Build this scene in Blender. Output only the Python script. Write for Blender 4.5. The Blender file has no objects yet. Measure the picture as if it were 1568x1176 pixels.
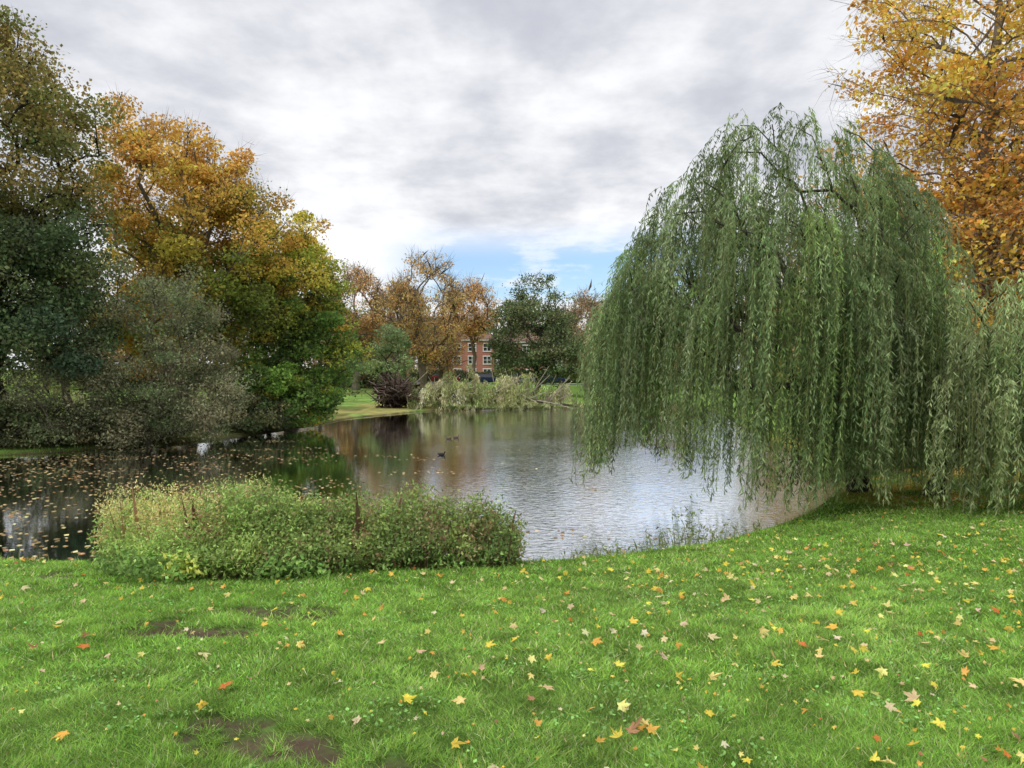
import bpy, math
import numpy as np
from mathutils import Vector
scene = bpy.context.scene
scene.view_settings.view_transform = 'Standard'
scene.view_settings.look = 'None'
scene.view_settings.exposure = 0

# ------------------------------------------------------------ helpers
_T = np.random.default_rng(3).random((256, 256))
def vn(x, y, s=1.0, seed=0):
    x = np.asarray(x, float) / s + seed * 17.3 + 500; y = np.asarray(y, float) / s + seed * 31.7 + 500
    xi = np.floor(x).astype(int); yi = np.floor(y).astype(int)
    fx = x - xi; fy = y - yi
    fx = fx * fx * (3 - 2 * fx); fy = fy * fy * (3 - 2 * fy)
    a = _T[xi % 256, yi % 256]; b = _T[(xi + 1) % 256, yi % 256]
    c = _T[xi % 256, (yi + 1) % 256]; d = _T[(xi + 1) % 256, (yi + 1) % 256]
    return (a * (1 - fx) + b * fx) * (1 - fy) + (c * (1 - fx) + d * fx) * fy
def fbm(x, y, s=1.0, seed=0, o=3):
    t = 0; w = 0; a = 1
    for i in range(o):
        t = t + a * vn(x, y, s / 2 ** i, seed + i); w += a; a *= .5
    return t / w
def ss(a, b, x):
    t = np.clip((x - a) / (b - a), 0, 1); return t * t * (3 - 2 * t)
def nrm(v):
    return v / np.maximum(np.linalg.norm(v, axis=-1, keepdims=True), 1e-9)
def gball(rng, n, m=1.75):
    g = rng.normal(size=(n, 3)); r = np.linalg.norm(g, axis=1, keepdims=True)
    return np.where(r > m, g / r * rng.uniform(.5, 1, (n, 1)) * m, g)

# ------------------------------------------------------------ terrain
POND = [(-30,14),(-20,12.4),(-12,12.2),(-8.4,12.07),(-6.6,11.9),(-3,12.0),(0.1,11.95),(1.25,12.2),(2.4,12.7),(3.7,13.4),(5.5,15.1),
 (7.5,17.7),(9.0,20.7),(10.8,29),(12.5,40),(15,55),(15.5,68),(12,73),(8,67),(4,61),(-1,59.5),(-4,58),(-6.6,55.7),(-9,51),(-10.4,48),
 (-11,43.6),(-12.6,36),(-14.5,31),(-18.5,27.4),(-24,25.5),(-32,23),(-36,18)]
def catmull(P, n=5):
    P = np.array(P, float); o = []
    for i in range(len(P)):
        a, b, c, d = P[i - 1], P[i], P[(i + 1) % len(P)], P[(i + 2) % len(P)]
        for k in range(n):
            t = k / n
            o.append(.5 * (2 * b + (c - a) * t + (2 * a - 5 * b + 4 * c - d) * t * t + (3 * b - a - 3 * c + d) * t ** 3))
    return np.array(o)
PP = catmull(POND, 4)
def sd(x, y):
    x = np.asarray(x, float).ravel(); y = np.asarray(y, float).ravel()
    out = np.empty(len(x))
    A = PP; Bp = np.roll(PP, -1, 0); E = Bp - A; L = (E ** 2).sum(1)
    for s in range(0, len(x), 20000):
        px = x[s:s + 20000, None]; py = y[s:s + 20000, None]
        wx = px - A[:, 0]; wy = py - A[:, 1]
        t = np.clip((wx * E[:, 0] + wy * E[:, 1]) / L, 0, 1)
        d = np.sqrt(((wx - t * E[:, 0]) ** 2 + (wy - t * E[:, 1]) ** 2).min(1))
        c1 = (A[:, 1] <= py) != (Bp[:, 1] <= py)
        xi = A[:, 0] + (py - A[:, 1]) / np.where(np.abs(E[:, 1]) < 1e-9, 1e-9, E[:, 1]) * E[:, 0]
        ins = (c1 & (px < xi)).sum(1) % 2 == 1
        out[s:s + 20000] = np.where(ins, -d, d)
    return out
MUD = [(-2.45, 7.7, .65, .34), (-3.0, 6.9, .8, .2), (-1.35, 4.3, .6, .22), (-6.3, 10.2, .3, .3), (-1.9, 4.65, .35, .12), (-3.5, 7.3, .3, .16), (-.6, 4.0, .3, .1)]
def mud(x, y):
    m = np.zeros_like(x)
    for cx, cy, rx, ry in MUD:
        q = ((x - cx) / rx) ** 2 + ((y - cy + .12 * (x - cx)) / ry) ** 2
        m = np.maximum(m, 1 - ss(.2, 1.5, q + 2.0 * (vn(x, y, .12, 5) - .5)))
    return m
def hgt(x, y, d=None, wantd=False):
    x = np.asarray(x, float); shp = x.shape; x = x.ravel(); y = np.asarray(y, float).ravel()
    if d is None: d = sd(x, y)
    k = .125 + (.032 - .125) * ss(14, 32, y)
    cap = 2.4 + (1.5 - 2.4) * ss(14, 32, y)
    o = np.maximum(d, 0)
    z = cap * (1 - np.exp(-k * o / cap * 1.15))
    z = z + .11 * ss(0, .35, d) + .05 * (fbm(x, y, 2.2, 2) - .5) * ss(0, 1.5, d) + .5 * (fbm(x, y, 25, 9) - .5) * ss(25, 60, y) * ss(3, 15, d)
    z = np.where(d < 0, -.7 * ss(0, 1.6, -d) - .02, z)
    z = z - .03 * mud(x, y)
    z = z.reshape(shp)
    return (z, d) if wantd else z
def H(x, y):
    return float(hgt(np.array([x]), np.array([y]))[0])

# ------------------------------------------------------------ materials
def newmat(name):
    m = bpy.data.materials.new(name); m.use_nodes = True
    nt = m.node_tree; nt.nodes.clear()
    out = nt.nodes.new('ShaderNodeOutputMaterial')
    return m, nt, out
def N(nt, t, **k):
    n = nt.nodes.new(t)
    for a, b in k.items(): setattr(n, a, b)
    return n
def leafmat(name, transl=.35):
    m, nt, out = newmat(name)
    at = N(nt, 'ShaderNodeAttribute', attribute_name='col')
    p = N(nt, 'ShaderNodeBsdfDiffuse')
    tr = N(nt, 'ShaderNodeBsdfTranslucent'); mx = N(nt, 'ShaderNodeMixShader'); mx.inputs[0].default_value = transl
    nt.links.new(at.outputs['Color'], p.inputs['Color']); nt.links.new(at.outputs['Color'], tr.inputs['Color'])
    nt.links.new(p.outputs[0], mx.inputs[1]); nt.links.new(tr.outputs[0], mx.inputs[2]); nt.links.new(mx.outputs[0], out.inputs[0])
    return m
M_LEAF = leafmat('foliage', .35); M_GRASS = leafmat('grass_blades', .35)
def barkmat():
    m, nt, out = newmat('bark')
    at = N(nt, 'ShaderNodeAttribute', attribute_name='col')
    p = N(nt, 'ShaderNodeBsdfDiffuse')
    tc = N(nt, 'ShaderNodeTexCoord'); mp = N(nt, 'ShaderNodeMapping'); mp.inputs['Scale'].default_value = (1, 1, .25)
    no = N(nt, 'ShaderNodeTexNoise'); no.inputs['Scale'].default_value = 9; no.inputs['Detail'].default_value = 4
    mr = N(nt, 'ShaderNodeMapRange'); mr.inputs[3].default_value = .45; mr.inputs[4].default_value = 1.5
    mu = N(nt, 'ShaderNodeMix', data_type='RGBA', blend_type='MULTIPLY'); mu.inputs[0].default_value = 1
    bp = N(nt, 'ShaderNodeBump'); bp.inputs['Strength'].default_value = .6; bp.inputs['Distance'].default_value = .03
    l = nt.links.new
    l(tc.outputs['Object'], mp.inputs[0]); l(mp.outputs[0], no.inputs[0]); l(no.outputs[0], mr.inputs[0])
    l(at.outputs['Color'], mu.inputs[6]); l(mr.outputs[0], mu.inputs[7]); l(mu.outputs[2], p.inputs['Color'])
    l(no.outputs[0], bp.inputs['Height']); l(bp.outputs[0], p.inputs['Normal']); l(p.outputs[0], out.inputs[0])
    return m
M_BARK = barkmat()
def plain(name, col, rough=.5, metal=0, spec=.4, noise=.15, scale=8):
    m, nt, out = newmat(name)
    p = N(nt, 'ShaderNodeBsdfPrincipled'); p.inputs['Roughness'].default_value = rough; p.inputs['Metallic'].default_value = metal
    p.inputs['Specular IOR Level'].default_value = spec
    tc = N(nt, 'ShaderNodeTexCoord'); no = N(nt, 'ShaderNodeTexNoise'); no.inputs['Scale'].default_value = scale
    mr = N(nt, 'ShaderNodeMapRange'); mr.inputs[3].default_value = 1 - noise; mr.inputs[4].default_value = 1 + noise
    mu = N(nt, 'ShaderNodeMix', data_type='RGBA', blend_type='MULTIPLY'); mu.inputs[0].default_value = 1
    mu.inputs[6].default_value = (*col, 1)
    l = nt.links.new
    l(tc.outputs['Object'], no.inputs[0]); l(no.outputs[0], mr.inputs[0]); l(mr.outputs[0], mu.inputs[7]); l(mu.outputs[2], p.inputs['Base Color'])
    l(p.outputs[0], out.inputs[0]); return m

# ------------------------------------------------------------ mesh builder
class MB:
    def __init__(s): s.v = []; s.f = []; s.c = []; s.n = 0
    def add(s, V, F, C, mat=0):
        V = np.asarray(V, np.float32).reshape(-1, 3); C = np.asarray(C, np.float32)
        if C.ndim == 1: C = np.tile(C, (len(V), 1))
        s.v.append(V); s.c.append(C); s.f.append((np.asarray(F, np.int64) + s.n, mat)); s.n += len(V)
    def build(s, name, mats, smoothmats=(1,), parent=None):
        V = np.concatenate(s.v); C = np.clip(np.concatenate(s.c), 0, .85)
        me = bpy.data.meshes.new(name); me.vertices.add(len(V)); me.vertices.foreach_set('co', V.ravel())
        li = np.concatenate([f.ravel() for f, m in s.f]); tot = np.concatenate([np.full(len(f), f.shape[1]) for f, m in s.f])
        mi = np.concatenate([np.full(len(f), m) for f, m in s.f])
        st = np.concatenate([[0], np.cumsum(tot)[:-1]])
        me.loops.add(len(li)); me.loops.foreach_set('vertex_index', li.astype(np.int32))
        me.polygons.add(len(tot)); me.polygons.foreach_set('loop_start', st.astype(np.int32)); me.polygons.foreach_set('loop_total', tot.astype(np.int32))
        me.polygons.foreach_set('material_index', mi.astype(np.int32))
        me.polygons.foreach_set('use_smooth', np.isin(mi, smoothmats))
        for m in mats: me.materials.append(m)
        a = me.attributes.new('col', 'FLOAT_COLOR', 'POINT')
        a.data.foreach_set('color', np.concatenate([C, np.ones((len(C), 1), np.float32)], 1).ravel())
        me.update(calc_edges=True)
        ob = bpy.data.objects.new(name, me); scene.collection.objects.link(ob)
        if parent: ob.parent = parent
        return ob
def quads(B, C, U, V, col, mat=0, bow=0.15):
    n = len(C)
    if n == 0: return
    P = np.stack([C - U, C + V - bow * U, C + U, C - V - bow * U], 1)
    B.add(P, np.arange(4 * n).reshape(n, 4), np.repeat(col, 4, 0), mat)
def leaves(B, C, size, asp, col, rng, up=.7, mat=0, prefer=None):
    n = len(C); g = rng.normal(size=(n, 3)); g[:, 2] += up; nn = nrm(g)
    t = rng.normal(size=(n, 3))
    if prefer is not None: t = t * .6 + np.array(prefer)
    u = nrm(np.cross(np.cross(nn, t), nn)); v = np.cross(nn, u)
    s = (size * rng.uniform(.65, 1.3, n))[:, None] * .5
    quads(B, C, u * s, v * s * asp, col, mat)
def vary(col, rng, a=.22, h=.06):
    n = len(col); return col * np.exp(rng.normal(0, a, (n, 1))) * np.exp(rng.normal(0, h, (n, 3)))
def tubes(B, P0, P1, r0, r1, col, k=6, mat=1):
    P0 = np.asarray(P0); P1 = np.asarray(P1); n = len(P0)
    if n == 0: return
    d = nrm(P1 - P0); a = np.where(np.abs(d[:, 2:3]) > .9, [[1., 0, 0]], [[0, 0, 1.]])
    u = nrm(np.cross(d, a)); v = np.cross(d, u)
    th = np.arange(k) * 2 * np.pi / k
    ring = u[:, None] * np.cos(th)[None, :, None] + v[:, None] * np.sin(th)[None, :, None]
    ext = d * (np.asarray(r0)[:, None] * .35)
    V = np.concatenate([(P0 - ext)[:, None] + ring * np.asarray(r0)[:, None, None], (P1 + ext * .3)[:, None] + ring * np.asarray(r1)[:, None, None]], 1)
    base = (np.arange(n) * 2 * k)[:, None, None]; i = np.arange(k); j = (i + 1) % k
    F = np.stack([i, j, j + k, i + k], 1)[None] + base
    B.add(V, F.reshape(-1, 4), col, mat)
def twigs(B, P0, P1, w, col, rng, mat=1):
    n = len(P0)
    if n == 0: return
    d = nrm(P1 - P0); u = nrm(np.cross(d, rng.normal(size=(n, 3)))) * w
    mid = (P0 + P1) / 2 + rng.normal(size=(n, 3)) * np.linalg.norm(P1 - P0, axis=1)[:, None] * .07
    V = np.stack([P0 - u, P0 + u, mid + u * .6, P1, mid - u * .6], 1)
    b = (np.arange(n) * 5)[:, None]
    B.add(V, np.array([[0, 1, 2, 3, 4]]) + b, col, mat)

def sample_env(env, n, rng, shell=.5):
    vol = np.array([e[3] * e[4] * e[5] for e in env]) ** .8; ch = rng.choice(len(env), n * 3, p=vol / vol.sum())
    d = nrm(rng.normal(size=(n * 3, 3))); r = (shell + (1 - shell) * rng.random(n * 3)) ** .7
    E = np.array(env)[ch]; P = E[:, :3] + d * r[:, None] * E[:, 3:6]
    keep = np.ones(len(P), bool)
    for e in env:
        q = (((P - np.array(e[:3])) / np.array(e[3:6])) ** 2).sum(1); keep &= (q > shell * shell * .6)
    P = P[keep][:n]
    c = np.mean(np.array(env)[:, :3], 0)
    P = P + (P - c) * rng.normal(0, .07, (len(P), 1))
    return P
def skeleton(B, base, top, targets, rng, r0, tip=.02, bark=(.06, .05, .04), upc=.2, k=6, step=.7):
    base = np.array(base, float); top = np.array(top, float)
    nt = max(3, int(np.linalg.norm(top - base) / .8)); pts = []; par = []; pl = []
    wob = rng.normal(0, .12, (nt + 1, 3)); wob[0] = 0
    for i in range(nt + 1):
        pts.append(base + (top - base) * i / nt + wob[i] * [1, 1, 0]); par.append(i - 1); pl.append(i * .8)
    ok0 = int(nt * .45)
    order = np.argsort(np.linalg.norm(targets - top, axis=1)); ends = []
    for ti in order:
        t = targets[ti]; P = np.array(pts); d = np.linalg.norm(P - t, axis=1)
        cost = d + .35 * np.array(pl) + 1.2 * np.maximum(P[:, 2] - t[2] + .4, 0); cost[:ok0] += 50
        i = int(np.argmin(cost)); p = P[i]; D = d[i]; n = max(2, int(D / step))
        ctl = p + (t - p) * .45 + np.array([0, 0, upc * D]) + rng.normal(0, .08 * D, 3)
        pr = i
        for s in range(1, n + 1):
            q = s / n; x = (1 - q) ** 2 * p + 2 * q * (1 - q) * ctl + q * q * t
            if s < n: x = x + rng.normal(0, .03 * D, 3) * .5
            pts.append(x); par.append(pr); pl.append(pl[pr] + D / n); pr = len(pts) - 1
        ends.append(pr)
    cnt = np.zeros(len(pts))
    for e in ends:
        j = e
        while j >= 0: cnt[j] += 1; j = par[j]
    ex = math.log(r0 / tip) / math.log(max(len(ends), 2)); r = tip * np.maximum(cnt, 1) ** ex
    P = np.array(pts); pa = np.array(par); i = np.arange(1, len(P))
    rp = np.minimum(r[pa[i]], r[i] * 1.5)
    rr0 = np.where(i <= nt, r[pa[i]], rp)
    fl = np.where(i == 1, 1.35, 1.0)
    tubes(B, P[pa[i]], P[i], rr0 * fl, r[i], np.array(bark), k)
    return P

GAIN = 1.5
def tree(name, base, env, colf, rng, r0=.3, clumps=160, lpc=260, lsize=.15, asp=.7, sig=.6, trunk=.45, bark=(.07, .055, .045),
         twig=10, twl=1.0, up=.7, shell=.45, flat=.6, build=True, B=None, twcol=None, upc=.2, k=6, lean=(0, 0), tip=.02, densvar=.5):
    B = B or MB(); bz = H(*base) - .1
    T = sample_env(env, clumps, rng, shell); T[:, 2] = np.maximum(T[:, 2], bz + .5)
    ct = np.mean(np.array(env)[:, :3], 0); hi = max(e[2] + e[5] for e in env)
    top = np.array([base[0] * .5 + ct[0] * .5 + lean[0], base[1] * .5 + ct[1] * .5, bz + (hi - bz) * trunk])
    skeleton(B, (base[0], base[1], bz), top, T, rng, r0, tip, bark, upc, k)
    cc = colf(T, rng) * GAIN
    n = np.maximum((lpc * np.exp(rng.normal(0, densvar, len(T)))).astype(int), 5); n = np.minimum(n, lpc * 3)
    idx = np.repeat(np.arange(len(T)), n)
    sg = sig * np.exp(rng.normal(0, .25, len(T)))
    C = T[idx] + gball(rng, len(idx)) * sg[idx][:, None] * np.array([1.08, 1.08, 1.08 * flat])
    C[:, 2] = np.maximum(C[:, 2], bz + .15)
    leaves(B, C, lsize, asp, vary(cc[idx], rng), rng, up)
    if twig:
        ti = np.repeat(np.arange(len(T)), twig); out = nrm(T - top)[ti]
        D = nrm(out + rng.normal(size=(len(ti), 3)) * .8 + [0, 0, .5]) * (twl * rng.uniform(.4, 1.3, len(ti)))[:, None]
        P0 = T[ti] + rng.normal(size=(len(ti), 3)) * .15
        twigs(B, P0, P0 + D, tip * .55, np.array(twcol or bark), rng)
        m = rng.random(len(ti)) < .75
        twigs(B, (P0 + D * .4)[m], (P0 + D * .4 + nrm(D + rng.normal(size=D.shape) * .9 * twl) * .6 * twl)[m], tip * .4, np.array(twcol or bark), rng)
    if build: return B.build(name, [M_LEAF, M_BARK])
    return B
def pal(cols, w=None, jit=.14):
    cols = np.array(cols, float)
    def f(P, rng):
        c = cols[rng.choice(len(cols), len(P), p=w)]; return c * np.exp(rng.normal(0, jit, (len(P), 1)))
    return f

# ------------------------------------------------------------ ground sheet
def axis(segs):
    o = [segs[0][0]]
    for a, b, s in segs:
        n = max(1, int(round((b - a) / s))); o += list(np.linspace(a, b, n + 1)[1:])
    return np.array(o)
gx = axis([(-1500, -300, 150), (-300, -60, 15), (-60, -20, .8), (-20, -9, .3), (-9, 14, .14), (14, 24, .5), (24, 60, 1), (60, 300, 15), (300, 1500, 150)])
gy = axis([(-300, -40, 20), (-40, -2, 1.5), (-2, 2, .4), (2, 14, .11), (14, 34, .25), (34, 100, .7), (100, 300, 10), (300, 2500, 150)])
X, Y = np.meshgrid(gx, gy, indexing='ij'); xf = X.ravel(); yf = Y.ravel()
zf, df = hgt(xf, yf, wantd=True)
nx, ny = len(gx), len(gy); ii = np.arange(nx * ny).reshape(nx, ny)
F = np.stack([ii[:-1, :-1], ii[1:, :-1], ii[1:, 1:], ii[:-1, 1:]], -1).reshape(-1, 4)
g = np.array([.06, .12, .024]); g2 = np.array([.11, .19, .04])
far = np.array([.16, .26, .06]); dirt = np.array([.085, .062, .042]); litter = np.array([.42, .27, .06])
n1 = fbm(xf, yf, 1.5, 3)[:, None]; n2 = fbm(xf, yf, 6, 8)[:, None]
C = g * (1 - n1) + g2 * n1
fr = ss(16, 40, yf)[:, None]; C = C * (1 - fr) + (far * (.75 + .5 * n2)) * fr
lit = (ss(6.5, 9, xf) * ss(14.2, 16, yf + .1 * (xf - 8)) * (1 - ss(24, 40, yf)) * ss(.3, .55, fbm(xf, yf, 1.2, 14)))[:, None]
C = C * (1 - lit * .85) + litter * lit * .85
lit2 = (ss(38, 48, yf) * (1 - ss(5, 9, df)) * (1 - ss(-4, 3, xf)) * ss(.4, .6, fbm(xf, yf, 3, 15)))[:, None]
C = C * (1 - lit2 * .6) + np.array([.3, .2, .09]) * lit2 * .6
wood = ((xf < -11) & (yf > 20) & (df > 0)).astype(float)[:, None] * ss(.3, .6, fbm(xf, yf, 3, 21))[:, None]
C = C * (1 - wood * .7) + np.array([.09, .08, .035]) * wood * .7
bk = (1 - ss(.02, .3, df + .25 * (fbm(xf, yf, .5, 4) - .5)))[:, None]; C = C * (1 - bk) + dirt * .8 * bk
mm = mud(xf, yf)[:, None]; C = C * (1 - mm) + dirt * .9 * mm
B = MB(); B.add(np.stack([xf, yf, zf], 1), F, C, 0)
m, nt, out = newmat('lawn_ground')
l = nt.links.new
at = N(nt, 'ShaderNodeAttribute', attribute_name='col'); tc = N(nt, 'ShaderNodeTexCoord')
no = N(nt, 'ShaderNodeTexNoise'); no.inputs['Scale'].default_value = 14; no.inputs['Detail'].default_value = 6; no.inputs['Roughness'].default_value = .7
no2 = N(nt, 'ShaderNodeTexNoise'); no2.inputs['Scale'].default_value = 1.3; no2.inputs['Detail'].default_value = 4
ad = N(nt, 'ShaderNodeMath', operation='ADD'); mr = N(nt, 'ShaderNodeMapRange')
mr.inputs[1].default_value = .65; mr.inputs[2].default_value = 1.35; mr.inputs[3].default_value = .55; mr.inputs[4].default_value = 1.5
mu = N(nt, 'ShaderNodeMix', data_type='RGBA', blend_type='MULTIPLY'); mu.inputs[0].default_value = 1
p = N(nt, 'ShaderNodeBsdfDiffuse')
bp = N(nt, 'ShaderNodeBump'); bp.inputs['Strength'].default_value = .7; bp.inputs['Distance'].default_value = .04
l(tc.outputs['Object'], no.inputs[0]); l(tc.outputs['Object'], no2.inputs[0]); l(no.outputs[0], ad.inputs[0]); l(no2.outputs[0], ad.inputs[1]); l(ad.outputs[0], mr.inputs[0])
l(at.outputs['Color'], mu.inputs[6]); l(mr.outputs[0], mu.inputs[7]); l(mu.outputs[2], p.inputs['Color']); l(no.outputs[0], bp.inputs['Height']); l(bp.outputs[0], p.inputs['Normal']); l(p.outputs[0], out.inputs[0])
B.build('ground', [m], smoothmats=(0,))

# ------------------------------------------------------------ water
m, nt, out = newmat('pond_water'); l = nt.links.new
tc = N(nt, 'ShaderNodeTexCoord')
mp = N(nt, 'ShaderNodeMapping'); mp.inputs['Scale'].default_value = (1, 1.7, 1); mp.inputs['Rotation'].default_value = (0, 0, .35)
n1 = N(nt, 'ShaderNodeTexNoise'); n1.inputs['Scale'].default_value = 4.6; n1.inputs['Detail'].default_value = 3; n1.inputs['Distortion'].default_value = .4
n2 = N(nt, 'ShaderNodeTexNoise'); n2.inputs['Scale'].default_value = .12; n2.inputs['Detail'].default_value = 2
sx = N(nt, 'ShaderNodeSeparateXYZ')
ramp = N(nt, 'ShaderNodeMapRange', interpolation_type='SMOOTHSTEP'); ramp.inputs[1].default_value = -6; ramp.inputs[2].default_value = 2; ramp.inputs[3].default_value = .10; ramp.inputs[4].default_value = 1
nz = N(nt, 'ShaderNodeMapRange'); nz.inputs[1].default_value = .35; nz.inputs[2].default_value = .62; nz.inputs[3].default_value = .3; nz.inputs[4].default_value = 1
mul = N(nt, 'ShaderNodeMath', operation='MULTIPLY'); mul2 = N(nt, 'ShaderNodeMath', operation='MULTIPLY'); mul2.inputs[1].default_value = .55
bp = N(nt, 'ShaderNodeBump'); bp.inputs['Distance'].default_value = .035
fr = N(nt, 'ShaderNodeFresnel'); fr.inputs[0].default_value = 1.6
gl = N(nt, 'ShaderNodeBsdfGlossy'); gl.inputs['Roughness'].default_value = .05; gl.inputs['Color'].default_value = (.95, .97, 1, 1)
df_ = N(nt, 'ShaderNodeBsdfDiffuse'); df_.inputs['Color'].default_value = (.02, .02, .014, 1)
mx = N(nt, 'ShaderNodeMixShader'); fm = N(nt, 'ShaderNodeMapRange'); fm.inputs[1].default_value = 0; fm.inputs[2].default_value = .34
l(tc.outputs['Object'], mp.inputs[0]); l(mp.outputs[0], n1.inputs[0]); l(tc.outputs['Object'], n2.inputs[0]); l(tc.outputs['Object'], sx.inputs[0])
l(sx.outputs[0], ramp.inputs[0]); l(n2.outputs[0], nz.inputs[0]); l(ramp.outputs[0], mul.inputs[0]); l(nz.outputs[0], mul.inputs[1]); l(mul.outputs[0], mul2.inputs[0])
l(mul2.outputs[0], bp.inputs['Strength']); l(n1.outputs[0], bp.inputs['Height'])
l(bp.outputs[0], gl.inputs['Normal']); l(bp.outputs[0], fr.inputs['Normal']); l(fr.outputs[0], fm.inputs[0]); l(fm.outputs[0], mx.inputs[0]); l(df_.outputs[0], mx.inputs[1]); l(gl.outputs[0], mx.inputs[2]); l(mx.outputs[0], out.inputs[0])
B = MB(); B.add([(-45, 9, 0), (20, 9, 0), (20, 78, 0), (-45, 78, 0)], [[0, 1, 2, 3]], (0, 0, 0)); B.build('pond_water', [m])

# ------------------------------------------------------------ lawn grass
def grass():
    B = MB(); rng = np.random.default_rng(11)
    def field(n, y0, y1, hw, hh, ww):
        y = rng.uniform(y0, y1, n); x = rng.uniform(-1, 1, n) * (hw(y))
        z, d = hgt(x, y, wantd=True)
        keep = (d > .08) & (rng.random(n) > mud(x, y) * .98 + .32 * (fbm(x, y, .25, 6) < .37))
        x, y, z, d = x[keep], y[keep], z[keep], d[keep]; n = len(x)
        a = rng.uniform(0, 2 * np.pi, n); tuft = fbm(x, y, .22, 12); hh_ = hh * rng.uniform(.4, 1.25, n) * (.4 + 1.2 * tuft)
        lean = rng.normal(0, .8, (n, 2)) * hh_[:, None] + (np.stack([fbm(x, y, .14, 90), fbm(x, y, .14, 91)], 1) - .5) * 2 * hh_[:, None]
        w = ww * rng.uniform(.7, 1.3, n)
        P = np.stack([x, y, z - .004], 1); u = np.stack([np.cos(a), np.sin(a), 0 * a], 1) * w[:, None] / 2
        tip = P + np.stack([lean[:, 0], lean[:, 1], hh_], 1)
        t = fbm(x, y, 1.7, 30)[:, None]; t2 = fbm(x, y, .25, 31)[:, None]; t3 = fbm(x, y, 3.2, 33)[:, None]
        c = np.array([.21, .40, .055]) * (1 - t) + np.array([.35, .55, .12]) * t
        c = c * (.40 + 1.05 * t2) * (.6 + .8 * t3)
        r = rng.random(n)[:, None]; c = np.where(r < .07, np.array([.54, .52, .28]), c)
        c = vary(c, rng, .3, .08)
        V = np.stack([P - u, P + u, tip], 1)
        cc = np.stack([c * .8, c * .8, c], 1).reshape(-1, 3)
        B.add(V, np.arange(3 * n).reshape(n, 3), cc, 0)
    field(290000, 2.2, 5.2, lambda y: .8 * y + .6, .04, .0062)
    field(250000, 5.2, 9, lambda y: .78 * y + .8, .044, .011)
    field(180000, 9, 14.5, lambda y: .76 * y + 1.5, .047, .018)
    field(45000, 14.5, 19, lambda y: .76 * y + 1.5, .05, .026)
    n = 26000; y = 2.4 + 9 * rng.random(n); x = rng.uniform(-1, 1, n) * (.8 * y + .5); z, d = hgt(x, y, wantd=True)
    k = (d > .1) & (rng.random(n) < ss(.52, .68, fbm(x, y, .5, 41))) & (mud(x, y) < .5); P = np.stack([x, y, z + .028], 1)[k]
    leaves(B, P, .026, .85, vary(np.tile([[.24, .44, .13]], (len(P), 1)), rng, .25), rng, 2.2)
    return B.build('lawn_grass', [M_GRASS])
grass()
def shore():
    B = MB(); rng = np.random.default_rng(12)
    n = 120000; x = rng.uniform(-26, 14, n); y = rng.uniform(11, 34, n); z, d = hgt(x, y, wantd=True)
    k = (d > -.03) & (d < .45) & (rng.random(n) < ss(.3, .6, fbm(x, y, .6, 50))) ; x, y, z = x[k], y[k], z[k]; n = len(x)
    hh = rng.uniform(.05, .2, n) * (.4 + fbm(x, y, .6, 51)); a = rng.uniform(0, 6.3, n)
    P = np.stack([x, y, z], 1); u = np.stack([np.cos(a), np.sin(a), 0 * a], 1) * .008
    V = np.stack([P - u, P + u, P + np.stack([rng.normal(0, .3, n) * hh, rng.normal(-.15, .3, n) * hh, hh], 1)], 1)
    c = vary(np.array([[.20, .32, .06], [.36, .36, .14], [.26, .40, .09]])[rng.integers(0, 3, n)], rng, .25)
    B.add(V, np.arange(3 * n).reshape(n, 3), np.repeat(c, 3, 0), 0)
    B.build('shore_grass', [M_GRASS])
    B = MB()
    for cx, cy, r, cnt, hm in [(3.05, 12.95, .10, 34, .9), (2.5, 12.75, .22, 26, .42), (1.9, 12.5, .3, 22, .28), (3.5, 13.3, .25, 26, .4), (1.2, 12.2, .3, 20, .25), (4.3, 14.1, .3, 20, .3)]:
        x = cx + rng.normal(0, r, cnt); y = cy + rng.normal(0, r * .5, cnt); z = hgt(x, y)
        P = np.stack([x, y, np.maximum(z, -.1)], 1); hh = hm * rng.uniform(.4, 1.1, cnt)
        T = P + np.stack([rng.normal(0, .22, cnt) * hh, rng.normal(0, .2, cnt) * hh, hh], 1)
        twigs(B, P, T, .005, np.array([.2, .2, .08]), rng, 0)
        k = rng.random((cnt, 5)); Q = (P[:, None] + (T - P)[:, None] * (.3 + .7 * k[..., None])).reshape(-1, 3) + rng.normal(0, .03, (cnt * 5, 3))
        leaves(B, Q, .08, .3, vary(np.tile([[.22, .28, .08]], (len(Q), 1)), rng), rng, .3)
    B.build('shore_reeds', [M_LEAF])
shore()

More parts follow.
